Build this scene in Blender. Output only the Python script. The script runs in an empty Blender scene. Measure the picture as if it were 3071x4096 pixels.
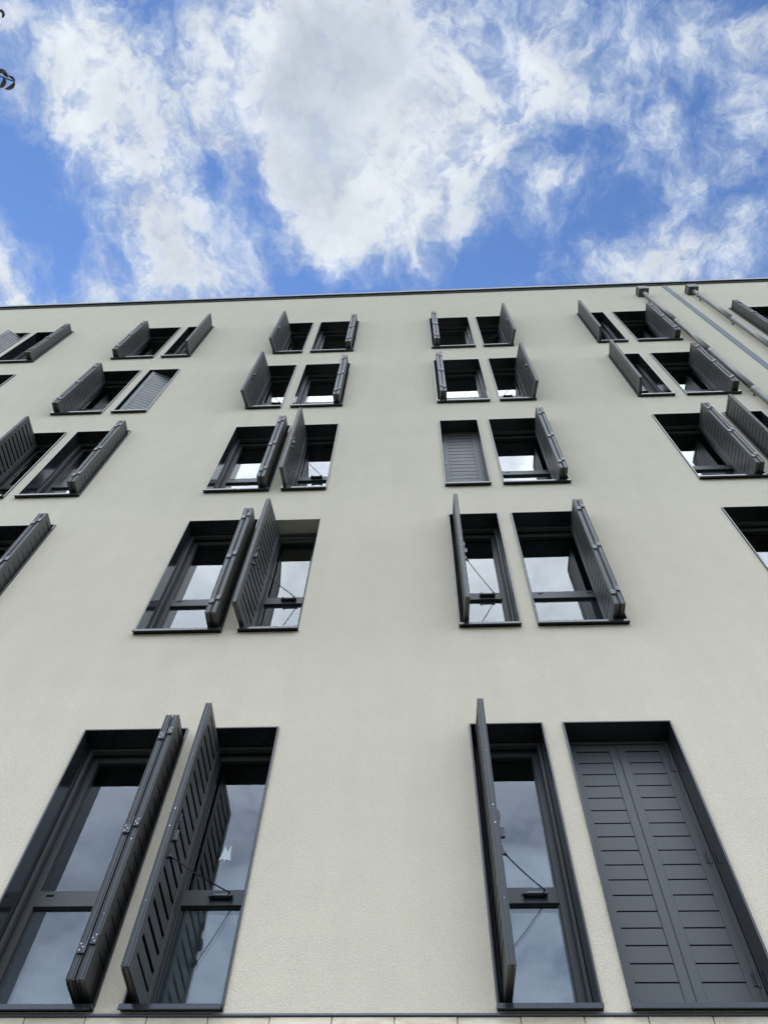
import bpy, math, random
from mathutils import Vector, Matrix, noise
random.seed(7)
SC = bpy.context.scene
COL = SC.collection
EYE = 1.6                                   # eye height; every facade height below is measured from the eye

# ------------------------------------------------------------------ camera
Rv = Vector((0.99884893, 0.04174542, 0.02362494))
Uv = Vector((0.0262541, -0.88799996, 0.45909345))
Fv = Vector((-0.04014399, 0.45794475, 0.8880738))
CAM = Vector((0, -4.32, EYE))
cd = bpy.data.cameras.new('camera')
cam = bpy.data.objects.new('camera', cd); COL.objects.link(cam)
cam.matrix_world = Matrix(((Rv.x, Uv.x, -Fv.x, CAM.x), (Rv.y, Uv.y, -Fv.y, CAM.y), (Rv.z, Uv.z, -Fv.z, CAM.z), (0, 0, 0, 1)))
cd.sensor_fit = 'VERTICAL'; cd.sensor_height = 36; cd.lens = 3296.2 / 4096 * 36
cd.clip_start = 0.05; cd.clip_end = 2000
SC.camera = cam

def px_dir(u, v):                           # direction of a photograph pixel (used for the calibration of the tree twig and the cloud layer)
    return (Fv + Rv * ((u - 1535.5) / 3296.2) - Uv * ((v - 2048) / 3296.2)).normalized()

# ------------------------------------------------------------------ render look
SC.view_settings.view_transform = 'Standard'
SC.view_settings.look = 'None'
SC.view_settings.exposure = 0
SC.view_settings.gamma = 1

# ------------------------------------------------------------------ sun (behind the building: the facade is in open shade)
SUN_EL, SUN_AZ = math.radians(40), math.radians(-28)      # azimuth clockwise from +Y
sd = Vector((math.sin(SUN_AZ) * math.cos(SUN_EL), math.cos(SUN_AZ) * math.cos(SUN_EL), math.sin(SUN_EL)))
sl = bpy.data.lights.new('sun', 'SUN'); sl.energy = 1.2; sl.angle = math.radians(12); sl.color = (1, 0.95, 0.86)
so = bpy.data.objects.new('sun', sl); COL.objects.link(so)
so.rotation_euler = sd.to_track_quat('Z', 'Y').to_euler(); so.location = (0, -20, 40)

# ------------------------------------------------------------------ world: Nishita sky + a procedural cloud layer
class NT:
    def __init__(s, tree): s.t = tree; s.n = tree.nodes; s.l = tree.links; s.n.clear()
    def node(s, typ, **kw):
        n = s.n.new(typ)
        for k, v in kw.items(): setattr(n, k, v)
        return n
    def put(s, sock, val):
        if hasattr(val, 'is_output'): s.l.new(val, sock)
        else: sock.default_value = val
    def math(s, op, a, b=None, c=None, clamp=False):
        n = s.node('ShaderNodeMath', operation=op, use_clamp=clamp)
        s.put(n.inputs[0], a)
        if b is not None: s.put(n.inputs[1], b)
        if c is not None: s.put(n.inputs[2], c)
        return n.outputs[0]
    def vmath(s, op, a, b=None, scale=None):
        n = s.node('ShaderNodeVectorMath', operation=op)
        s.put(n.inputs[0], a)
        if b is not None: s.put(n.inputs[1], b)
        if scale is not None: s.put(n.inputs[3], scale)
        return n.outputs['Value'] if op in ('DOT_PRODUCT', 'LENGTH') else n.outputs[0]
    def rng(s, val, a, b, c=0.0, d=1.0, mode='SMOOTHSTEP'):
        n = s.node('ShaderNodeMapRange', interpolation_type=mode)
        s.put(n.inputs[0], val)
        for i, q in enumerate((a, b, c, d)): n.inputs[i + 1].default_value = q
        return n.outputs[0]
    def noise(s, vec, scale, detail=4, rough=.5, dist=0.0, lac=2.0, col=False):
        n = s.node('ShaderNodeTexNoise')
        if vec is not None: s.l.new(vec, n.inputs['Vector'])
        n.inputs['Scale'].default_value = scale; s.put(n.inputs['Detail'], detail)
        n.inputs['Roughness'].default_value = rough; n.inputs['Distortion'].default_value = dist
        n.inputs['Lacunarity'].default_value = lac
        return n.outputs[1] if col else n.outputs[0]
    def mix(s, f, a, b):
        n = s.node('ShaderNodeMix', data_type='RGBA')
        s.put(n.inputs[0], f)
        for q, i in ((a, 6), (b, 7)):
            if isinstance(q, tuple) and len(q) == 3: q = (*q, 1)
            s.put(n.inputs[i], q)
        return n.outputs[2]

W = bpy.data.worlds.new('World'); SC.world = W; W.use_nodes = True
w = NT(W.node_tree)
tc = w.node('ShaderNodeTexCoord')
d = w.vmath('NORMALIZE', tc.outputs['Generated'])
sep = w.node('ShaderNodeSeparateXYZ'); w.l.new(d, sep.inputs[0])
zz = w.math('MAXIMUM', sep.outputs[2], 0.06)
uu = w.math('DIVIDE', sep.outputs[0], zz); vv = w.math('DIVIDE', sep.outputs[1], zz)
cmb = w.node('ShaderNodeCombineXYZ'); w.l.new(uu, cmb.inputs[0]); w.l.new(vv, cmb.inputs[1])
P = cmb.outputs[0]
wn = w.noise(P, 5.0, 5, .6, col=True)
wv = w.vmath('SCALE', w.vmath('SUBTRACT', wn, (0.5, 0.5, 0.5)), scale=0.11)
PW = w.vmath('ADD', P, wv)
wn2 = w.noise(PW, 17.0, 5, .6, col=True)
PW = w.vmath('ADD', PW, w.vmath('SCALE', w.vmath('SUBTRACT', wn2, (0.5, 0.5, 0.5)), scale=0.035))

def cuv(x, y):                              # photograph position (on a 1658-wide print) -> cloud-layer coordinates
    q = px_dir(x * 1.8523, y * 1.8523); return q.x / q.z, q.y / q.z

# cloud banks: x, y, rx, ry (print pixels), tilt (deg), weight
BANKS = [
 (150, 60, 200, 130, 20, .72), (215, 190, 190, 230, -12, .85), (130, 250, 100, 150, 0, .3), (290, 350, 170, 210, -25, .7),
 (370, 470, 200, 190, -30, .62), (290, 540, 150, 170, 0, .4), (430, 610, 210, 120, 0, .62), (250, 650, 170, 70, 0, .5),
 (-20, 560, 90, 150, 0, .8), (20, 650, 130, 70, 0, .6),
 (640, 40, 330, 220, 0, .9), (640, 220, 300, 270, -10, 1.15), (760, 370, 260, 220, -20, 1.0), (900, 130, 280, 280, 0, .8),
 (690, 490, 130, 140, 0, .5), (860, 430, 220, 160, 10, .75), (930, 500, 150, 110, 0, .45), (990, 260, 170, 200, 0, .55), (460, 250, 110, 190, -25, .6),
 (1180, 70, 300, 200, 10, .54), (1180, 210, 220, 160, 0, .36), (1350, 110, 170, 150, 0, .34), (1080, 330, 90, 110, 0, .25),
 (1190, 410, 150, 75, -30, .55), (1330, 560, 150, 110, 0, .62), (1450, 530, 180, 100, 0, .5), (1600, 470, 180, 170, 30, .42),
 (1640, 50, 140, 170, 0, .85), (1650, 250, 120, 130, 0, .4), (1480, 330, 150, 110, -40, .3), (1560, 620, 200, 60, 0, .4), (1300, 250, 130, 90, 0, .2),
 (1420, 330, 460, 460, 0, .27), (480, 560, 160, 100, 0, .3), (1010, 440, 130, 150, 0, .2), (900, 560, 70, 120, 0, .3), (700, 560, 60, 70, 0, .3), (560, 590, 70, 90, 0, .3), (1030, 500, 60, 60, 0, .2),
 # clear gaps
 (400, 240, 40, 90, -15, -.25), (375, 190, 70, 190, -10, .22), (470, 385, 75, 85, -35, -.7), (590, 450, 60, 60, -30, -.45), (15, 330, 90, 180, 0, -.6), (110, 490, 75, 120, -20, -.5),
 (640, 610, 110, 50, 0, -.5), (800, 620, 130, 50, 0, -.5), (1060, 570, 110, 100, 0, -.65), (1110, 430, 50, 60, 0, -.35),
 (1190, 310, 60, 50, 0, -.32), (1260, 380, 210, 50, -35, .32), (1120, 370, 80, 60, 20, .28), (1530, 200, 60, 110, 30, -.62), (1420, 410, 110, 60, -30, -.25), (1370, 220, 80, 50, 0, -.3), (1330, 330, 90, 40, -20, -.25),
]
acc = None
for bx, by, rx, ry, tilt, wt in BANKS:
    cx_, cy_ = cuv(bx, by); ux, uy = cuv(bx + 50, by); k = abs(ux - cx_) / 50
    m = w.node('ShaderNodeMapping', vector_type='TEXTURE')
    w.l.new(PW, m.inputs[0])
    m.inputs['Location'].default_value = (cx_, cy_, 0)
    m.inputs['Rotation'].default_value = (0, 0, math.radians(tilt) + 0.045)
    m.inputs['Scale'].default_value = (rx * k * 1.45, ry * k * 1.45, 1)
    g = w.node('ShaderNodeTexGradient', gradient_type='QUADRATIC_SPHERE'); w.l.new(m.outputs[0], g.inputs[0])
    acc = w.math('MULTIPLY', g.outputs[1], wt) if acc is None else w.math('MULTIPLY_ADD', g.outputs[1], wt, acc)
back = w.rng(vv, -.12, -.34)                # the rest of the sky, behind and to the sides, is mostly cloudy
left = w.rng(uu, -.46, -.75); right = w.rng(uu, .48, .8); front = w.rng(vv, .26, .5)
rest = w.math('MAXIMUM', w.math('MAXIMUM', back, front), w.math('MAXIMUM', left, right))
acc = w.math('MULTIPLY_ADD', rest, .85, acc)
stretch = w.node('ShaderNodeMapping'); w.l.new(PW, stretch.inputs[0])
stretch.inputs['Rotation'].default_value = (0, 0, math.radians(35)); stretch.inputs['Scale'].default_value = (1.0, .62, 1)
n1 = w.noise(stretch.outputs[0], 8.5, w.math('MULTIPLY_ADD', rest, -6.0, 10.0), .66)
n2 = w.math('MULTIPLY_ADD', w.math('SUBTRACT', w.noise(PW, 22.0, 8, .64), .5), w.math('SUBTRACT', 1.0, rest), .5)
n3 = w.noise(P, 13.0, 6, .6)
fb = w.math('ADD', w.math('MULTIPLY', w.math('SUBTRACT', n1, .5), w.math('SUBTRACT', 2.4, w.math('MULTIPLY', rest, 1.2))), w.math('MULTIPLY', w.math('SUBTRACT', n2, .5), 1.6))
dens = w.math('ADD', acc, fb)
cov = w.rng(dens, -.08, 1.08)
# shading of the thick parts
sh = w.noise(PW, 4.2, 5, .5)
gx, gy = cuv(700, 170)
gm = w.node('ShaderNodeMapping', vector_type='TEXTURE'); w.l.new(PW, gm.inputs[0])
gm.inputs['Location'].default_value = (gx, gy, 0); gm.inputs['Scale'].default_value = (.15, .14, 1)
gg = w.node('ShaderNodeTexGradient', gradient_type='QUADRATIC_SPHERE'); w.l.new(gm.outputs[0], gg.inputs[0])
thick = w.rng(dens, .55, 1.5)
grey = w.math('MULTIPLY', thick, w.math('ADD', w.rng(sh, .38, .62), gg.outputs[1]), clamp=True)
cloudc = w.mix(grey, w.mix(w.rng(dens, .25, .95), (0.56, 0.67, 0.86), (0.84, 0.90, 0.96)), (0.61, 0.685, 0.775))
mott = w.math('MULTIPLY', w.rng(w.math('ADD', w.math('MULTIPLY', n2, .6), w.math('MULTIPLY', n1, .4)), .53, .40), w.math('MULTIPLY', w.math('SUBTRACT', 1.0, rest), .6))
cloudc = w.mix(mott, cloudc, (0.47, 0.56, 0.74))
cloudc = w.vmath('SCALE', cloudc, scale=w.math('ADD', .66, w.math('MULTIPLY', n3, .58)))
gain = w.math('MULTIPLY', w.rng(vv, -.08, -.40, 1.0, 5.3), w.rng(vv, -.55, -1.5, 1.0, .5))
bright = w.vmath('SCALE', w.vmath('MULTIPLY', cloudc, w.mix(w.rng(vv, -.5, -1.3), (1, 1, 1), (.80, .90, 1.08))), scale=gain)
sky = w.node('ShaderNodeTexSky', sky_type='NISHITA', sun_disc=False)
sky.sun_elevation = SUN_EL; sky.sun_rotation = SUN_AZ; sky.altitude = 100; sky.air_density = 1.25; sky.dust_density = .3; sky.ozone_density = 1.0
skyc = w.vmath('MULTIPLY', sky.outputs[0], (.78, 1.0, 1.36))
bgs = w.node('ShaderNodeBackground'); w.l.new(skyc, bgs.inputs[0]); bgs.inputs[1].default_value = 0.15
bgc = w.node('ShaderNodeBackground'); w.l.new(bright, bgc.inputs[0]); bgc.inputs[1].default_value = 1.0
mx = w.node('ShaderNodeMixShader'); w.l.new(cov, mx.inputs[0]); w.l.new(bgs.outputs[0], mx.inputs[1]); w.l.new(bgc.outputs[0], mx.inputs[2])
wo = w.node('ShaderNodeOutputWorld'); w.l.new(mx.outputs[0], wo.inputs[0])

# ------------------------------------------------------------------ materials
def new_mat(name):
    m = bpy.data.materials.new(name); m.use_nodes = True
    t = NT(m.node_tree); o = t.node('ShaderNodeOutputMaterial'); b = t.node('ShaderNodeBsdfPrincipled')
    t.l.new(b.outputs[0], o.inputs[0]); return m, t, b
def coords(t): return t.node('ShaderNodeTexCoord').outputs['Object']

def mat_stucco(name, col):
    m, t, b = new_mat(name)
    g = t.node('ShaderNodeNewGeometry').outputs['Position']
    big = t.noise(g, .35, 4, .55); mid = t.noise(g, 3.0, 4, .6); fine = t.noise(g, 105, 4, .65)
    st = t.node('ShaderNodeMapping'); t.l.new(g, st.inputs[0]); st.inputs['Scale'].default_value = (2.2, 2.2, .12)
    streak = t.noise(st.outputs[0], 2.0, 5, .6)
    f = t.math('ADD', t.math('MULTIPLY', t.math('SUBTRACT', big, .5), .16), t.math('MULTIPLY', t.math('SUBTRACT', mid, .5), .10))
    f = t.math('ADD', f, t.math('MULTIPLY', t.math('SUBTRACT', fine, .5), .62))
    f = t.math('ADD', f, t.math('MULTIPLY', t.math('SUBTRACT', streak, .5), .10))
    c = t.vmath('SCALE', tuple(col), scale=t.math('ADD', f, 1.0)); t.l.new(c, b.inputs['Base Color'])
    b.inputs['Roughness'].default_value = .95; b.inputs['Specular IOR Level'].default_value = .15; b.inputs['Diffuse Roughness'].default_value = 1.0
    h = t.math('ADD', t.noise(g, 170, 2, .6), t.math('MULTIPLY', t.noise(g, 75, 3, .5), .45))
    bp = t.node('ShaderNodeBump'); bp.inputs['Strength'].default_value = .9; bp.inputs['Distance'].default_value = .005
    t.l.new(h, bp.inputs['Height']); t.l.new(bp.outputs[0], b.inputs['Normal'])
    return m

def mat_metal(name, col, rough=.42, metallic=0.0, spec=.5, var=.12):
    m, t, b = new_mat(name)
    g = t.node('ShaderNodeNewGeometry').outputs['Position']
    n = t.noise(g, 2.5, 4, .6); n2 = t.noise(g, 300, 2, .5)
    f = t.math('ADD', 1.0, t.math('ADD', t.math('MULTIPLY', t.math('SUBTRACT', n, .5), var * 2), t.math('MULTIPLY', t.math('SUBTRACT', n2, .5), .12)))
    t.l.new(t.vmath('SCALE', tuple(col), scale=f), b.inputs['Base Color'])
    t.l.new(t.math('ADD', rough, t.math('MULTIPLY', t.math('SUBTRACT', n, .5), .16)), b.inputs['Roughness'])
    b.inputs['Metallic'].default_value = metallic; b.inputs['Specular IOR Level'].default_value = spec
    return m

M = {}
M['stucco'] = mat_stucco('render_stucco', (.79, .692, .545))
M['metal'] = mat_metal('anthracite_coated_metal', (.053, .052, .048), .48, spec=.42)
M['lining'] = mat_metal('anthracite_sheet_metal', (.018, .018, .019), .14, spec=.6)
M['dark'] = mat_metal('black_plastic', (.012, .012, .013), .35)
M['slot_and_shade'] = mat_metal('matt_black_slot_and_shade', (.006, .006, .006), .9, 0.0, .05)  # black vent slots, and shade painted into the gaps between shutter boards
M['screw'] = mat_metal('bright_screw', (.36, .36, .36), .4, .6)
M['zinc'] = mat_metal('brushed_zinc_pipe', (.15, .14, .125), .5, .7, .5, .3)
M['cover'] = mat_metal('grey_painted_strip', (.13, .137, .15), .7, spec=.2)
M['coping'] = mat_metal('dark_coping_sheet', (.05, .053, .056), .35)
M['inside'] = mat_metal('interior_plaster', (.35, .34, .32), .9)
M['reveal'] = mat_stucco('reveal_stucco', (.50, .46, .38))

def mat_glass(name, milk):
    m = bpy.data.materials.new(name); m.use_nodes = True; t = NT(m.node_tree)
    g = t.node('ShaderNodeNewGeometry').outputs['Position']
    wob = t.noise(g, 1.6, 2, .4)
    bp = t.node('ShaderNodeBump'); bp.inputs['Strength'].default_value = .25; bp.inputs['Distance'].default_value = .004
    t.l.new(wob, bp.inputs['Height'])
    fr = t.node('ShaderNodeFresnel'); fr.inputs[0].default_value = 1.52
    # both faces of the sheet reflect: 2r / (1 + r)
    r2 = t.math('DIVIDE', t.math('MULTIPLY', fr.outputs[0], 2.0), t.math('ADD', fr.outputs[0], 1.0))
    gl = t.node('ShaderNodeBsdfGlossy'); gl.inputs['Roughness'].default_value = 0.0; gl.inputs[0].default_value = (.97, .99, 1, 1)
    t.l.new(bp.outputs[0], gl.inputs['Normal'])
    tr = t.node('ShaderNodeBsdfTransparent'); tr.inputs[0].default_value = (.90, .94, .93, 1)
    inner = tr.outputs[0]
    if milk:
        df = t.node('ShaderNodeBsdfDiffuse'); df.inputs[0].default_value = (.30, .34, .35, 1)
        mm = t.node('ShaderNodeMixShader'); mm.inputs[0].default_value = milk
        t.l.new(tr.outputs[0], mm.inputs[1]); t.l.new(df.outputs[0], mm.inputs[2]); inner = mm.outputs[0]
    mx = t.node('ShaderNodeMixShader'); t.l.new(r2, mx.inputs[0]); t.l.new(inner, mx.inputs[1]); t.l.new(gl.outputs[0], mx.inputs[2])
    o = t.node('ShaderNodeOutputMaterial'); t.l.new(mx.outputs[0], o.inputs[0])
    return m
M['glass'] = mat_glass('window_glass', 0.0)
M['glass_low'] = mat_glass('laminated_glass', .07)

def mat_stone():
    m, t, b = new_mat('beige_sandstone')
    g = t.node('ShaderNodeNewGeometry').outputs['Position']
    st = t.node('ShaderNodeMapping'); t.l.new(g, st.inputs[0]); st.inputs['Scale'].default_value = (1, 1, 3)
    n = t.noise(st.outputs[0], 5, 6, .65); n2 = t.noise(g, 60, 4, .7)
    c = t.mix(t.rng(n, .35, .65), (.60, .475, .32), (.74, .62, .45))
    c = t.vmath('SCALE', c, scale=t.math('ADD', .85, t.math('MULTIPLY', n2, .3)))
    t.l.new(c, b.inputs['Base Color']); b.inputs['Roughness'].default_value = .85
    bp = t.node('ShaderNodeBump'); bp.inputs['Strength'].default_value = .5; bp.inputs['Distance'].default_value = .004
    t.l.new(n2, bp.inputs['Height']); t.l.new(bp.outputs[0], b.inputs['Normal'])
    return m
M['stone'] = mat_stone()

def mat_ground(name, a, bb, s):
    m, t, b = new_mat(name)
    g = t.node('ShaderNodeNewGeometry').outputs['Position']
    t.l.new(t.mix(t.rng(t.noise(g, s, 6, .6), .3, .7), a, bb), b.inputs['Base Color']); b.inputs['Roughness'].default_value = .9
    return m
M['ground'] = mat_ground('grass_ground', (.05, .075, .03), (.09, .11, .05), .8)
M['paving'] = mat_ground('asphalt_paving', (.15, .145, .135), (.19, .18, .17), 2.0)
def mat_leaf():
    m, t, b = new_mat('leaf_green_brown')
    g = t.node('ShaderNodeNewGeometry').outputs['Position']
    t.l.new(t.mix(t.rng(t.noise(g, 9, 3, .6), .35, .65), (.045, .06, .028), (.11, .085, .035)), b.inputs['Base Color'])
    b.inputs['Roughness'].default_value = .5
    return m
M['leaf'] = mat_leaf()
M['bark'] = mat_ground('bark', (.07, .055, .04), (.13, .105, .08), 14)
M['paper'] = mat_ground('white_paper', (.62, .66, .64), (.8, .83, .82), 25)

# ------------------------------------------------------------------ mesh helpers
class MB:
    def __init__(s): s.v = []; s.f = []; s.m = []
    def quad(s, pts, mi=0):
        i = len(s.v); s.v += [tuple(p) for p in pts]; s.f.append(tuple(range(i, i + len(pts)))); s.m.append(mi)
    def box(s, x0, x1, y0, y1, z0, z1, mi=0, bev=0.0):
        i = len(s.v)
        if bev <= 0:
            s.v += [(x, y, z) for z in (z0, z1) for y in (y0, y1) for x in (x0, x1)]
            for q in ((0, 2, 3, 1), (4, 5, 7, 6), (0, 1, 5, 4), (2, 6, 7, 3), (0, 4, 6, 2), (1, 3, 7, 5)):
                s.f.append(tuple(i + k for k in q)); s.m.append(mi)
            return
        b = min(bev, (x1 - x0) * .3, (y1 - y0) * .3, (z1 - z0) * .3)
        X, Y, Z = (x0, x1), (y0, y1), (z0, z1)
        idx = {}
        for a in (0, 1):
            for c in (0, 1):
                for e in (0, 1):
                    sx, sy, sz = (b if a == 0 else -b), (b if c == 0 else -b), (b if e == 0 else -b)
                    for k, off in enumerate(((0, sy, sz), (sx, 0, sz), (sx, sy, 0))):
                        idx[a, c, e, k] = len(s.v); s.v.append((X[a] + off[0], Y[c] + off[1], Z[e] + off[2]))
        def add(l): s.f.append(tuple(l)); s.m.append(mi)
        for a in (0, 1):
            q = [idx[a, 0, 0, 0], idx[a, 0, 1, 0], idx[a, 1, 1, 0], idx[a, 1, 0, 0]]; add(q if a == 0 else q[::-1])
            q = [idx[0, a, 0, 1], idx[1, a, 0, 1], idx[1, a, 1, 1], idx[0, a, 1, 1]]; add(q if a == 0 else q[::-1])
            q = [idx[0, 0, a, 2], idx[0, 1, a, 2], idx[1, 1, a, 2], idx[1, 0, a, 2]]; add(q if a == 0 else q[::-1])
        for a in (0, 1):
            for c in (0, 1):
                fl = (a + c) % 2 == 0
                q = [idx[a, c, 0, 0], idx[a, c, 0, 1], idx[a, c, 1, 1], idx[a, c, 1, 0]]; add(q if fl else q[::-1])
                q = [idx[a, 0, c, 0], idx[a, 1, c, 0], idx[a, 1, c, 2], idx[a, 0, c, 2]]; add(q if fl else q[::-1])
                q = [idx[0, a, c, 1], idx[0, a, c, 2], idx[1, a, c, 2], idx[1, a, c, 1]]; add(q if fl else q[::-1])
                for e in (0, 1):
                    q = [idx[a, c, e, 0], idx[a, c, e, 1], idx[a, c, e, 2]]; add(q if (a + c + e) % 2 == 0 else q[::-1])
    def prism(s, prof, x0, x1, mi=0):       # profile in (y, z) extruded along x
        i = len(s.v); n = len(prof)
        s.v += [(x0, p[0], p[1]) for p in prof] + [(x1, p[0], p[1]) for p in prof]
        s.f.append(tuple(range(i, i + n))); s.m.append(mi); s.f.append(tuple(range(i + 2 * n - 1, i + n - 1, -1))); s.m.append(mi)
        for k in range(n):
            j = (k + 1) % n; s.f.append((i + k, i + n + k, i + n + j, i + j)); s.m.append(mi)
    def tube(s, pts, rad, seg=10, mi=0, caps=True):
        pts = [Vector(p) for p in pts]; rings = []
        if not hasattr(rad, '__len__'): rad = [rad] * len(pts)
        for k, p in enumerate(pts):
            a = pts[max(k - 1, 0)]; b = pts[min(k + 1, len(pts) - 1)]; d = (b - a).normalized()
            r = d.orthogonal().normalized() if k == 0 else (pr - d * pr.dot(d)).normalized()
            pr = r; q = d.cross(r); i = len(s.v)
            s.v += [tuple(p + (r * math.cos(t) + q * math.sin(t)) * rad[k]) for t in [2 * math.pi * j / seg for j in range(seg)]]
            rings.append(i)
        for a, b in zip(rings, rings[1:]):
            for j in range(seg):
                s.f.append((a + j, a + (j + 1) % seg, b + (j + 1) % seg, b + j)); s.m.append(mi)
        if caps:
            s.f.append(tuple(range(rings[0] + seg - 1, rings[0] - 1, -1))); s.m.append(mi)
            s.f.append(tuple(range(rings[-1], rings[-1] + seg))); s.m.append(mi)
    def mirror_x(s):
        o = MB(); o.v = [(-x, y, z) for x, y, z in s.v]; o.f = [f[::-1] for f in s.f]; o.m = s.m[:]; return o
    def mesh(s, name, mats, smooth=False):
        me = bpy.data.meshes.new(name); me.from_pydata(s.v, [], s.f)
        for m in (mats if isinstance(mats, (list, tuple)) else [mats]): me.materials.append(m)
        me.polygons.foreach_set('material_index', s.m)
        if smooth: me.polygons.foreach_set('use_smooth', [True] * len(s.f))
        me.update(); return me

def obj(name, data, parent=None, loc=None, rot=None, mat=None):
    o = bpy.data.objects.new(name, data); COL.objects.link(o)
    if parent: o.parent = parent
    if loc is not None: o.location = loc
    if rot is not None: o.rotation_euler = rot
    if mat is not None: o.matrix_local = mat
    return o
def tag(o, label=None, cat=None, group=None, kind=None):
    for k, v in (('label', label), ('category', cat), ('group', group), ('kind', kind)):
        if v: o[k] = v
    return o

# ------------------------------------------------------------------ ground
mb = MB(); mb.quad([(-600, -600, 0), (600, -600, 0), (600, 600, 0), (-600, 600, 0)])
tag(obj('ground', mb.mesh('ground', M['ground'])), 'green lawn reaching to the horizon', 'ground', kind='structure')
mb = MB(); mb.box(-40, 40, -9, .1, -.2, .12)
tag(obj('pavement', mb.mesh('pavement', M['paving'])), 'grey asphalt pavement along the foot of the facade', 'pavement', kind='structure')

# ------------------------------------------------------------------ the building
ROWZ = {1: 2.66, 2: 6.11, 3: 9.045, 4: 12.0, 5: 14.955}
H = 2.18
PAIRS = [(-8.665, 'nw', 'wn'), (-5.672, 'wn', 'nw'), (-2.612, 'nw', 'wn'), (.35, 'wn', 'nw'), (3.390, 'nw', 'wn'), (6.488, 'wn', 'nw')]
#         left edge, kinds in rows 4-5, kinds in rows 1-3
WID = {'w': .81, 'n': .555}; SPAN = 1.512
wins = []                                   # (row, pair index, slot, kind, x0, x1)
for row in range(1, 6):
    for gi, (x, up, low) in enumerate(PAIRS):
        k = up if row >= 4 else low
        sp = SPAN if gi < 4 else 1.545
        wins.append((row, gi, 0, k[0], x, x + WID[k[0]]))
        wins.append((row, gi, 1, k[1], x + sp - WID[k[1]], x + sp))
WY, DEP = .02, .36
X0, X1, ZB, ZT = -13.0, 12.5, 2.638, 19.52

B = obj('apartment_building', None, loc=(0, 0, 0))
tag(B, 'cream rendered apartment block with rows of dark grey folding shutters', 'building')

mb = MB()
def E(z): return z + EYE
zs = ZB
NOLINE = (2, 2, 1)
for row in range(1, 6):
    ws = sorted([q for q in wins if q[0] == row], key=lambda q: q[4]); z0, z1 = ROWZ[row], ROWZ[row] + H
    ins = .003
    if z0 > zs: mb.quad([(X0, WY, E(zs)), (X1, WY, E(zs)), (X1, WY, E(z0 - ins)), (X0, WY, E(z0 - ins))])
    xa = X0; za, zb = z0 - ins, z1 - ins
    for q in ws:
        a, b = q[4] + ins, q[5] - ins
        mb.quad([(xa, WY, E(za)), (a, WY, E(za)), (a, WY, E(zb)), (xa, WY, E(zb))])
        mi = 1 if q[:3] == NOLINE else 0
        mb.quad([(a, WY, E(za)), (a, WY + DEP, E(za)), (a, WY + DEP, E(zb)), (a, WY, E(zb))], mi)
        mb.quad([(b, WY + DEP, E(za)), (b, WY, E(za)), (b, WY, E(zb)), (b, WY + DEP, E(zb))], mi)
        mb.quad([(a, WY, E(zb)), (a, WY + DEP, E(zb)), (b, WY + DEP, E(zb)), (b, WY, E(zb))], mi)
        mb.quad([(a, WY + DEP, E(za)), (a, WY, E(za)), (b, WY, E(za)), (b, WY + DEP, E(za))], mi)
        xa = b
    mb.quad([(xa, WY, E(za)), (X1, WY, E(za)), (X1, WY, E(zb)), (xa, WY, E(zb))])
    zs = zb
mb.quad([(X0, WY, E(zs)), (X1, WY, E(zs)), (X1, WY, E(ZT)), (X0, WY, E(ZT))])
# side and rear walls, flat roof
for x in (X0, X1): mb.quad([(x, WY, 0), (x, 13, 0), (x, 13, E(ZT)), (x, WY, E(ZT))])
mb.quad([(X0, 13, 0), (X1, 13, 0), (X1, 13, E(ZT)), (X0, 13, E(ZT))])
mb.quad([(X0, WY, E(ZT)), (X1, WY, E(ZT)), (X1, 13, E(ZT)), (X0, 13, E(ZT))])
obj('rendered_wall', mb.mesh('rendered_wall', [M['stucco'], M['reveal']]), B)
# floors and a back wall of the rooms
mb = MB()
for row in range(1, 6):
    mb.box(X0 + .1, X1 - .1, .40, 12.8, E(ROWZ[row] - .45), E(ROWZ[row] - .15))
mb.box(X0 + .1, X1 - .1, 5.0, 5.2, E(2.55), E(19.2))
obj('interior_floors', mb.mesh('interior_floors', M['inside']), B)

# stone base: courses of blocks with open joints
mb = MB()
rs = random.Random(3)
z = E(2.626)
crs = 0
while z > .2:
    zl = max(z - .33, .12); x = X0 + (.0 if crs % 2 == 0 else .16)
    while x < X1:
        wd = .3285
        mb.box(x + .0025, min(x + wd, X1) - .0025, .012 + rs.uniform(0, .004), .35, zl + .0025, z - .0025, 0, .002)
        x += wd
    z = zl; crs += 1
mb.box(X0, X1, .03, .4, .0, E(2.620))
obj('stone_base', mb.mesh('stone_base', M['stone']), B)
mb = MB(); x = X0
while x < X1:
    mb.prism([(.004, E(2.628)), (.3, E(2.628)), (.3, E(2.644)), (.006, E(2.640)), (.004, E(2.638))], x, min(x + 2.5, X1) - .003); x += 2.5
obj('base_flashing', mb.mesh('base_flashing', M['cover']), B)

# coping of the flat roof, in overlapping sheet lengths
mb = MB(); x = X0 - .05; k = 0
while x < X1:
    L = 1.16; e = .002 * (k % 2)
    mb.prism([(-.045 - e, E(19.50 - e)), (-.035 - e, E(19.50 - e)), (-.035 - e, E(19.57)), (.40, E(19.60)), (.40, E(19.622)), (-.045 - e, E(19.60))], x, min(x + L, X1 + .05) - .002)
    x += L; k += 1
mb.box(X0, X1, -.012, WY - .002, E(19.44), E(19.555))
obj('roof_coping', mb.mesh('roof_coping', M['coping']), B)

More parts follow.
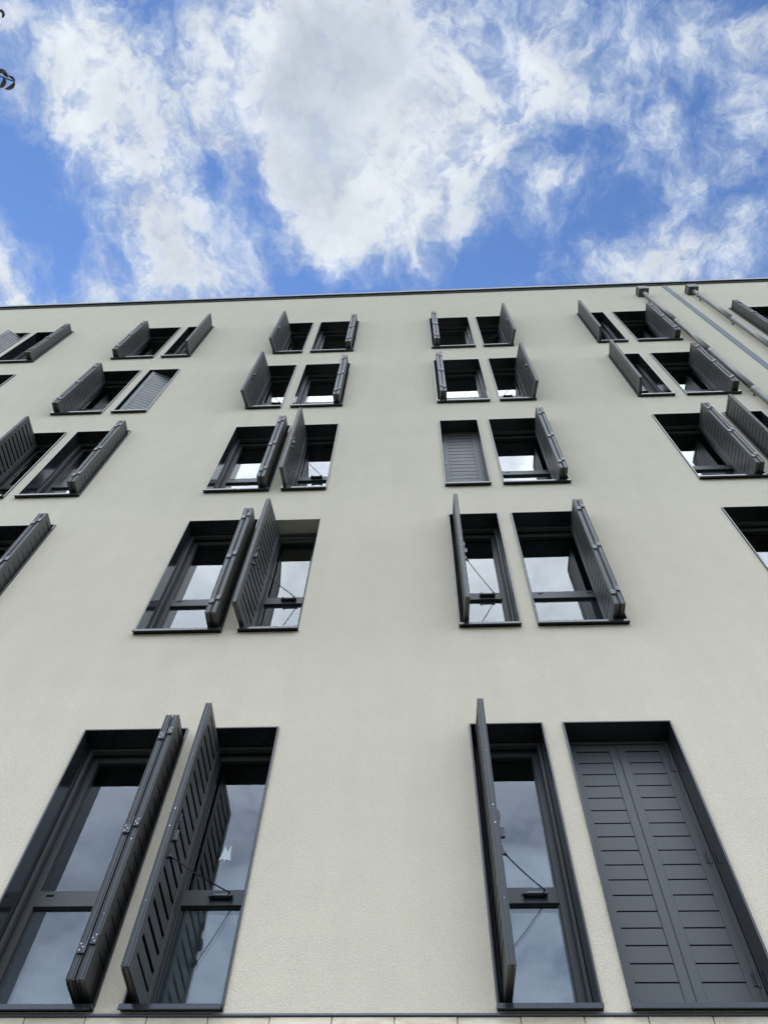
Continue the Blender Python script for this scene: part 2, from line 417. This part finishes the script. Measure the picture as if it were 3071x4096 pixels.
# expansion joint strip
mb = MB(); z = 2.62; k = 0
while z < 19.42:
    z2 = min(z + 2.4, 19.43)
    mb.box(5.743, 5.851, .006 - .0015 * (k % 2), WY - .002, E(z), E(z2) - .003, 0, .002)
    for zz_ in (z + .4, z + 1.2, z + 2.0):
        if zz_ < z2: mb.box(5.828, 5.838, .001, .0055, E(zz_), E(zz_) + .012, 1)
    z = z2; k += 1
obj('expansion_joint_strip', mb.mesh('expansion_joint_strip', [M['cover'], M['dark']]), B)

# downpipes
def downpipe(px_, first):
    mb = MB(); yc, r = -.075, .048
    zj = [17.9 - 2.0 * i for i in range(9) if 17.9 - 2.0 * i > 1.2]
    top = 18.42
    prev = top
    for zj_ in zj + [-1.4]:
        mb.tube([(px_, yc, E(prev + (.0 if prev == top else .01))), (px_, yc, E(zj_))], r - (.004 if prev == top else 0), 20)
        prev = zj_
    o = obj('downpipe', mb.mesh('downpipe', M['zinc'], True), B)
    c = MB()
    c.box(px_ - .108, px_ + .108, -.172, WY - .001, 18.40 + EYE, 18.63 + EYE, 0, .004)
    c.box(px_ - .114, px_ + .114, -.178, WY - .0005, 18.63 + EYE, 18.645 + EYE, 0, .003)
    c.tube([(px_, -.075, E(18.34)), (px_, -.075, E(18.402))], .052, 20)
    obj('collector_box', c.mesh('collector_box', M['metal']), o)
    for zj_ in zj:
        b = MB()
        b.tube([(px_, yc, E(zj_ - .07)), (px_, yc, E(zj_ - .06)), (px_, yc, E(zj_ + .05)), (px_, yc, E(zj_ + .06))], [r + .002, r + .005, r + .005, r + .008], 20)
        b.box(px_ - .012, px_ + .012, yc + r, WY, E(zj_ - .02), E(zj_ + .02))
        b.box(px_ - r - .03, px_ - r - .002, yc - .012, yc + .012, E(zj_ - .012), E(zj_ + .012), 0, .003)
        obj('pipe_collar', b.mesh('pipe_collar', M['zinc'], False), o)
    return o
downpipe(5.085, True); downpipe(6.16, False)

# ---- window parts (local origin: bottom centre of the opening, y = 0 at the front edge of the lining)
RIM, SUB = .012, .024
cache = {}
def get(key, fn):
    if key not in cache: cache[key] = fn()
    return cache[key]

def m_window(wd, lined):                    # fixed outer frame of the window, with the rails the shutter closes against
    mb = MB(); a = wd / 2 - RIM - .002; yf, yb = .27, .345
    f = .066
    mb.box(-a, -a + f, yf, yb, .0, H - RIM - .002, 0, .002); mb.box(a - f, a, yf, yb, .0, H - RIM - .002, 0, .002)
    mb.box(-a + f, a - f, yf, yb, H - RIM - f - .002, H - RIM - .002, 0, .002)
    mb.box(-a + f, a - f, yf + .004, yb, .0, .075, 0, .002)
    # shutter rail
    s = SUB
    mb.box(-a, -a + s, .192, .236, .03, H - RIM - .002, 0, .002); mb.box(a - s, a, .192, .236, .03, H - RIM - .002, 0, .002)
    mb.box(-a + s, a - s, .192, .236, H - RIM - s - .002, H - RIM - .002, 0, .002)
    mb.box(-a, -a + .012, .236, .27, .03, H - .02, 1); mb.box(a - .012, a, .236, .27, .03, H - .02, 1)
    # dark bead round the glass
    g = .009; i = a - f
    for zb_, zt_ in ((.075, .83), (.945, H - RIM - f - .002)):
        mb.box(-i, -i + g, .286, .30, zb_, zt_, 1); mb.box(i - g, i, .286, .30, zb_, zt_, 1); mb.box(-i + g, i - g, .286, .30, zt_ - g, zt_, 1)
    return mb.mesh('window', [M['metal'], M['dark']])
def m_lining(wd):
    mb = MB(); a = wd / 2
    mb.box(-a, -a + RIM, 0, .355, .022, H, 0, .0012); mb.box(a - RIM, a, 0, .355, .022, H, 0, .0012)
    mb.box(-a + RIM, a - RIM, 0, .355, H - RIM, H, 0, .0012)
    return mb.mesh('lining', M['lining'])
def m_sill(wd):
    mb = MB(); a = wd / 2
    mb.prism([(-.034, -.020), (-.028, -.024), (-.026, -.018), (-.026, .002), (.27, .034), (.27, .042), (-.030, .010), (-.034, .008)], -a - .002, a - .008)
    for x in (-a, a - RIM):
        mb.box(x + .001, x + RIM - .001, -.026, .05, -.006, .014, 1)
    return mb.mesh('sill', [M['lining'], M['dark']])
def m_transom(wd, plain):
    mb = MB(); a = wd / 2 - RIM - .002 - .066
    mb.box(-a, a, .27, .335, .83, .945, 0, .002)
    if plain:
        for x in (-a + .055, a - .105):
            mb.box(x, x + .050, .2675, .272, .902, .9165, 1, .001)
    return mb.mesh('transom', [M['metal'], M['slot_and_shade']])
def m_pane(wd, lo):
    mb = MB(); a = wd / 2 - RIM - .07
    z0, z1 = (.07, .84) if lo else (.94, H - RIM - .064)
    for y in (.298, .318):
        mb.quad([(-a, y, z0), (a, y, z0), (a, y, z1), (-a, y, z1)])
    return mb.mesh('pane', M['glass_low'] if lo else M['glass'])
def m_bracket(side):                        # the perforated catch of the stay on the transom; side +1 = strap leaves at the right end
    mb = MB()
    x0, x1, zc = -.062, .062, .885
    mb.prism([(.232, zc - .012), (.245, zc - .02), (.27, zc - .02), (.27, zc + .014), (.245, zc + .014), (.232, zc + .004)], x0, x1, 0)
    for i in range(7): mb.box(x0 + .014 + i * .0155, x0 + .021 + i * .0155, .2312, .233, zc - .006, zc - .001, 1)
    for x in (x0 - .004, x1 - .004): mb.tube([(x, .228, zc - .004), (x, .268, zc - .004)], .015, 10)
    mb.box(x0 - .03, x0, .262, .268, zc + .006, zc + .012)
    mb.box(x1 - .006, x1, .25, .256, zc - .034, zc - .008)
    if side < 0: mb = mb.mirror_x()
    return mb.mesh('stay_bracket', [M['dark'], M['screw']])

T = .044                                     # leaf thickness
LZ0, LZ1 = .056, H - .046
def leaf_mb(lw, slats_only=False, both=False):
    mb = MB(); st = .058
    zb, zt = LZ0 + .105, LZ1 - .062
    if not slats_only:
        e = .0015
        for a, b in ((0, st), (lw - st, lw)):
            mb.box(a, b, .0, T, LZ0, LZ1, 0, e)
        mb.box(st, lw - st, .0, T, LZ0, zb, 0, e); mb.box(st, lw - st, .0, T, zt, LZ1, 0, e)
        # profile lips and dark gasket groove along the two edges
        for s_, x in ((-1, 0), (1, lw)):
            xa, xb = (x - .006, x - .0002) if s_ < 0 else (x + .0002, x + .006)
            for ya, yb in ((0, .0035), (.0125, .0155), (.0285, .0315), (T - .0035, T)):
                mb.box(xa, xb, ya, yb, LZ0 - .004, LZ1 + .004, 0)
            mb.box(min(xa, xb) + .002, max(xa, xb) - .002, .0160, .0280, LZ0 + .002, LZ1 - .002, 1)
        if not both:
            for zz_ in (.98, 1.12, 1.60, .45): mb.tube([(lw + .001, .0225, zz_), (lw + .0062, .0225, zz_)], .0055 if .9 < zz_ < 1.2 else .003, 8, 2)
        for zc in (LZ0 - .012, LZ1 + .002):
            mb.box(.004, lw - .004, .004, .010, zc, zc + .010, 1); mb.box(.004, lw - .004, .030, .036, zc, zc + .010, 1)
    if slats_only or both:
        mb.box(st, lw - st, .0195, .0215, zb, zt, 3)  # core coloured black as painted shade at the back of the gaps
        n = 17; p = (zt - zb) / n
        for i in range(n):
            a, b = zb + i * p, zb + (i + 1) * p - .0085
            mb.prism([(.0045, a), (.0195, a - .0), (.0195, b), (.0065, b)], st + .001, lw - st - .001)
            mb.box(st, lw - st, .0216, .0384, a + .0262, a + .0278, 3)  # added black strip: painted shade on the underside of each inner board
            if i < n - 1: mb.box(st, lw - st, .0085, .0194, b + .0002, b + .0083, 3)  # added black filler: painted shade in the outer slots
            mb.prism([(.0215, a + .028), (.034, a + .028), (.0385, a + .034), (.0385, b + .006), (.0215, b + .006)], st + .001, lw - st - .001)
    return mb
def m_leaf(lw, right, mode):
    mb = leaf_mb(lw, mode == 'slats', mode == 'both')
    if right: mb = mb.mirror_x()
    return mb.mesh('slat_panel' if mode == 'slats' else 'leaf', [M['metal'], M['dark'], M['screw'], M['slot_and_shade']])
def m_fold_hinge(right, up):                # two staggered plates across the free edges of a folded pair
    mb = MB()
    def plate(t0, t1, z0, sgn):
        mb.box(FOLD_S, FOLD_S + .004, t0, t1, z0, z0 + .07, 0, .001)
        for k, (q, zz_) in enumerate(((.3, .016), (.68, .034), (.3, .053))):
            tt = t0 + (t1 - t0) * (q if sgn > 0 else 1 - q)
            mb.tube([(FOLD_S + .003, tt, z0 + zz_), (FOLD_S + .0062, tt, z0 + zz_)], .0048, 8, 1)
    FOLD_S = .375
    plate(.003, .040, up + .055, 1)
    plate(T + .008, T + .050, up, -1)
    mb.tube([(FOLD_S + .004, T + .006, up - .002), (FOLD_S + .004, T + .006, up + .13)], .0055, 8)
    if right: mb = mb.mirror_x()
    return mb.mesh('hinge', [M['dark'], M['screw']])
def m_jamb_hinge(right, zc):
    mb = MB()
    mb.tube([(-.004, -.006, zc - .05), (-.004, -.006, zc + .05)], .007, 8)
    mb.box(-.014, .026, -.0045, -.0005, zc - .04, zc + .04, 0, .001)
    if right: mb = mb.mirror_x()
    return mb.mesh('hinge', M['dark'])
def m_latch(lw, right):
    mb = MB(); s = lw - .045
    mb.box(s - .012, s + .012, T, T + .012, .90, 1.06, 0, .002)
    mb.box(s - .010, s + .010, T + .010, T + .034, .905, .985, 0, .003)
    mb.box(s - .014, s + .004, T + .001, T + .02, 1.055, 1.12, 0, .002)
    if right: mb = mb.mirror_x()
    return mb.mesh('latch', [M['dark'], M['screw']])

def window(row, gi, slot, kind, x0, x1, state):
    wd = x1 - x0; xc = (x0 + x1) / 2; zb = E(ROWZ[row]); lined = (row, gi, slot) != NOLINE
    narrow = kind == 'n'
    wobj = obj('window', get(('win', kind, wd), lambda: m_window(wd, lined)), B, (xc, 0, zb))
    if lined: obj('lining', get(('lin', wd), lambda: m_lining(wd)), wobj)
    obj('sill', get(('sill', wd), lambda: m_sill(wd)), wobj)
    obj('transom', get(('tr', wd), lambda: m_transom(wd, not narrow)), wobj)
    obj('pane', get(('p1', wd), lambda: m_pane(wd, False)), wobj)
    obj('pane', get(('p0', wd), lambda: m_pane(wd, True)), wobj)
    a = wd / 2 - RIM - SUB - .003           # inner face of the shutter rail
    lw = 2 * a - .003 if narrow else (2 * a - .006) / 2
    st, ang = state; right = st[-1] == 'R'; mode = st[:-1]; sg = 1 if right else -1
    def leafobj(name, xx, rt, th, parent=None, pm=None, both=False):
        md = get(('leaf', lw, rt, 'both' if both else 'frame'), lambda: m_leaf(lw, rt, 'both' if both else 'frame'))
        mt = Matrix.Translation((xx, .200, 0)) @ Matrix.Rotation(math.radians(th if rt else -th), 4, 'Z')
        return md, mt
    md, mt = leafobj('shutter', sg * a, right, ang)
    world = Matrix.Translation((xc, 0, zb)) @ mt
    sh = obj('shutter', md, B, mat=world)
    obj('slat_panel', get(('slat', lw, right), lambda: m_leaf(lw, right, 'slats')), sh)
    for zc in (.28, 1.1, 1.9): obj('hinge', get(('jh', right, zc), lambda: m_jamb_hinge(right, zc)), sh)
    if mode == 'closed' and not narrow:
        md2, mt2 = leafobj('folding_leaf', -sg * (a) if True else 0, not right, 0)
        md2 = get(('leaf', lw, not right, 'both'), lambda: m_leaf(lw, not right, 'both'))
        obj('folding_leaf', md2, sh, mat=mt.inverted() @ mt2)
    if mode == 'stack':
        # second leaf folded back flat against the inner side of the first
        md2 = get(('leaf', lw, not right, 'both'), lambda: m_leaf(lw, not right, 'both'))
        off = 2 * T + .012
        loc2 = Matrix.Translation(((-off if right else off), 0, 0))
        # frame 1 rotates by ang; leaf 2 rotates by -ang on the other hand, seated beside leaf 1
        th = math.radians(180)
        m2 = Matrix.Translation((0, 0, 0))
        # in leaf-1 space: x along the leaf, y its thickness; leaf 2 = mirrored mesh turned by 180 deg
        m2 = Matrix.Translation((0, 2 * T + .012, 0)) @ Matrix.Rotation(math.pi, 4, 'Z')
        obj('folding_leaf', md2, sh, mat=m2)
        for up in (.20, 1.02, 1.87):
            obj('hinge', get(('fh', right, up), lambda: m_fold_hinge(right, up)), sh)
    if narrow and mode in ('open', 'free'):
        obj('latch', get(('latch', lw, right), lambda: m_latch(lw, right)), sh)
    if mode == 'open' and narrow:
        obj('stay_bracket', get(('br', right), lambda: m_bracket(-1 if right else 1)), wobj, ((-.06 if right else .06) * 1, 0, 0))
        # stay strap from the leaf to the catch
        inv = mt.inverted()
        end = inv @ Vector(((.06 if not right else -.06) + (.06 if not right else -.06), .236, .893))
        s0 = lw - .05
        start = Vector(((-s0 if right else s0), T + .016, .80))
        m_ = MB(); dv = end - start
        m_.tube([start + dv * t + Vector((0, 0, -.012 * math.sin(math.pi * t))) for t in (0, .2, .4, .6, .8, 1)], .0042, 8)
        for off in (0, .014, .026):
            m_.tube([start + dv.normalized() * off + Vector((0, 0, -.006)), start + dv.normalized() * off + Vector((0, 0, .008))], .009, 8)
        xs = -s0 if right else s0
        m_.box(xs - .010, xs + .010, T, T + .016, .785, .845)
        obj('stay', m_.mesh('stay', M['dark']), sh)
    return wobj, sh

# state of each shutter: (row, pair, slot) -> (kind, opening angle)
ST = {
 (1, 2, 0): ('stackR', 91), (1, 2, 1): ('openL', 90), (1, 3, 0): ('openL', 88), (1, 3, 1): ('closedR', 0),
 (2, 1, 1): ('stackR', 90), (2, 4, 0): ('stackR', 90), (2, 4, 1): ('openL', 92), (2, 1, 0): ('openL', 91), (1, 4, 0): ('stackR', 90), (2, 2, 0): ('stackR', 90), (2, 2, 1): ('openL', 98), (2, 3, 0): ('openL', 88), (2, 3, 1): ('stackR', 90),
 (3, 1, 0): ('openL', 92), (3, 1, 1): ('stackR', 90), (3, 2, 0): ('stackR', 89), (3, 2, 1): ('openL', 95), (3, 3, 0): ('closedL', 0),
 (3, 3, 1): ('stackR', 90), (3, 4, 0): ('stackR', 88), (3, 4, 1): ('freeL', 91),
 (4, 0, 1): ('closedL', 0), (4, 1, 0): ('stackL', 90), (4, 1, 1): ('freeR', 22), (4, 2, 0): ('openL', 101), (4, 2, 1): ('stackR', 89),
 (4, 3, 0): ('stackL', 88), (4, 3, 1): ('openR', 98), (4, 4, 0): ('openL', 94), (4, 4, 1): ('stackR', 90),
 (5, 0, 0): ('freeR', 37), (5, 0, 1): ('stackR', 90), (5, 1, 0): ('stackL', 90), (5, 1, 1): ('freeR', 92), (5, 2, 0): ('openL', 101),
 (5, 2, 1): ('stackR', 89), (5, 3, 0): ('stackL', 88), (5, 3, 1): ('openR', 99), (5, 4, 0): ('openL', 93), (5, 4, 1): ('stackR', 89),
 (5, 5, 0): ('stackL', 90),
}
for q in wins:
    row, gi, slot, kind, x0, x1 = q
    st = ST.get((row, gi, slot), ('closedL' if kind == 'n' else 'closedR', 0))
    wobj, sh = window(*q, st)
    if st[0].startswith('closed'): sh['label'] = 'closed louvred shutter'
    if (row, gi, slot) == NOLINE: wobj['label'] = 'window without a metal lining in a bare rendered reveal'

# torn paper scrap on the glass of the lower left narrow window
mb = MB()
pts = [(-1.407, 3.855), (-1.374, 3.868), (-1.366, 3.838), (-1.358, 3.862), (-1.324, 3.852), (-1.334, 3.90), (-1.337, 3.971), (-1.345, 3.975), (-1.358, 3.925), (-1.378, 3.97), (-1.384, 3.972), (-1.392, 3.92)]
n_ = len(pts)
yo = .2962
mb.v = [(x, yo - .0012 * (i % 2), E(z)) for i, (x, z) in enumerate(pts)] + [(x, yo - .0012 * (i % 2) - .0006, E(z)) for i, (x, z) in enumerate(pts)]
mb.f = [tuple(range(n_)), tuple(range(2 * n_ - 1, n_ - 1, -1))] + [(i, i + n_, (i + 1) % n_ + n_, (i + 1) % n_) for i in range(n_)]
mb.m = [0] * len(mb.f)
tag(obj('paper_scrap', mb.mesh('paper_scrap', M['paper'])), 'torn white paper scrap stuck to the glass of a lower window', 'paper scrap')

# ------------------------------------------------------------------ tree standing left of the camera; a few twig tips reach into the sky of the picture
def in_frame(p, mar=30):
    d = p - CAM; z = d.dot(Fv)
    if z <= 0: return False
    u = 1535.5 + 3296.2 * d.dot(Rv) / z; v = 2048 - 3296.2 * d.dot(Uv) / z
    return -mar < u < 3071 + mar and -mar < v < 4096 + mar
def leaf_shape(mb, base, dirv, up, L, wdt, curl):
    side = dirv.cross(up).normalized(); up = side.cross(dirv).normalized(); p = base.copy(); dv = dirv.copy(); rows = []
    N = 6
    for k in range(N + 1):
        t = k / N; hw = wdt * math.sin(math.pi * min(1, t * .93 + .03)) ** .8 * (1 - .25 * t)
        fold = .35 * hw
        rows.append((p - side * hw + up * fold, p.copy(), p + side * hw + up * fold))
        dv = (dv - up * curl / N).normalized(); up = side.cross(dv).normalized(); p = p + dv * (L / N)
    i = len(mb.v)
    for r in rows: mb.v += [tuple(q) for q in r]
    for k in range(N):
        for c in (0, 1):
            a = i + k * 3 + c; mb.f.append((a, a + 1, a + 4, a + 3)); mb.m.append(0)
TREE = Vector((-4.7, -5.6, 0))
tree = obj('tree', None, loc=TREE); tag(tree, 'small tree whose drooping leafy twig tips hang in the sky at the top left', 'tree')
wood = MB(); fol = MB(); rt = random.Random(11)
trunk = [Vector((0, 0, 0)), Vector((.05, .02, 1.2)), Vector((0, .1, 2.4)), Vector((.12, .1, 3.4)), Vector((.2, .2, 4.6)), Vector((.2, .3, 5.4))]
wood.tube(trunk, [.13, .11, .095, .075, .045, .015], 12)
def twig(a, b, r0, r1, sag=.1, leaves=0, ll=.09):
    pts = [a.lerp(b, t) + Vector((0, 0, sag * math.sin(math.pi * t))) for t in [i / 6 for i in range(7)]]
    wood.tube(pts, [r0 + (r1 - r0) * i / 6 for i in range(7)], 6)
    for k in range(leaves):
        t = rt.uniform(.25, 1.0); i = min(5, int(t * 6)); p = pts[i].lerp(pts[i + 1], t * 6 - i)
        dv = Vector((rt.uniform(-1, 1), rt.uniform(-1, 1), rt.uniform(-1.0, .25))).normalized()
        if in_frame(TREE + p, 140): continue
        leaf_shape(fol, p, dv, Vector((rt.uniform(-.3, .3), rt.uniform(-.3, .3), 1)).normalized(), ll * rt.uniform(.7, 1.15), ll * .2, rt.uniform(.3, 1.4))
for k in range(16):
    h = 2.3 + k * .19; t = (h - 2.4) / 3.0; a = trunk[2].lerp(trunk[5], max(0, min(1, t))); ang = k * 2.4
    L = 1.55 * (1 - .45 * max(0, t))
    b = a + Vector((math.cos(ang) * L, math.sin(ang) * L * .8, .5 + .2 * rt.random()))
    if in_frame(TREE + b, 500): b = a + (b - a) * .55
    twig(a, b, .03, .008, .08)
    for j in range(9):
        q = a.lerp(b, rt.uniform(.3, 1)); e = q + Vector((rt.uniform(-.55, .55), rt.uniform(-.55, .55), rt.uniform(-.1, .4)))
        if in_frame(TREE + e, 260): continue
        twig(q, e, .006, .002, .03, 13)
# the twig that enters the picture
def at(u, v, r): return CAM + px_dir(u, v) * r - TREE
for (u0, v0), (u1, v1), r in (((-420, 150), (56, 325), 3.8), ((-420, -60), (-6, 40), 3.9)):
    a, b = at(u0, v0, r), at(u1, v1, r)
    root = trunk[4]
    twig(root, a, .016, .004, .12, 0)
    pts = [a.lerp(b, i / 8) for i in range(9)]
    wood.tube(pts, [.0045 - .002 * i / 8 for i in range(9)], 6)
def pic_leaf(us, wd_, r):                    # a curled leaf following a run of picture points at distance r
    pts = [at(u, v, r + .012 * math.sin(2.2 * i)) for i, (u, v) in enumerate(us)]
    i0 = len(fol.v); n = len(pts)
    for i, p in enumerate(pts):
        a = pts[max(0, i - 1)]; b = pts[min(n - 1, i + 1)]; dv = (b - a).normalized()
        look = (TREE + p - CAM).normalized(); side = dv.cross(look).normalized()
        hw = wd_ * math.sin(math.pi * (i + .15) / (n - .7)) ** .75
        fol.v += [tuple(p - side * hw + look * hw * .5), tuple(p), tuple(p + side * hw + look * hw * .5)]
    for k in range(n - 1):
        for c in (0, 1):
            a = i0 + k * 3 + c; fol.f.append((a, a + 1, a + 4, a + 3)); fol.m.append(0)
pic_leaf([(-14, 296), (-4, 288), (8, 283), (17, 288), (24, 298), (33, 304), (38, 300)], .0085, 3.8)
pic_leaf([(36, 303), (43, 307), (52, 312), (58, 320), (61, 327)], .0052, 3.8)
pic_leaf([(59, 326), (57, 336), (51, 345), (42, 351), (32, 355), (20, 356)], .0070, 3.78)
pic_leaf([(17, 309), (19, 318), (19, 328), (13, 339), (6, 347), (1, 351)], .0078, 3.82)
pic_leaf([(-12, 44), (-2, 42), (7, 43), (13, 50), (16, 58), (13, 66), (9, 72)], .0060, 3.9)
obj('trunk', wood.mesh('trunk', M['bark'], True), tree)
obj('crown', fol.mesh('crown', M['leaf'], True), tree)
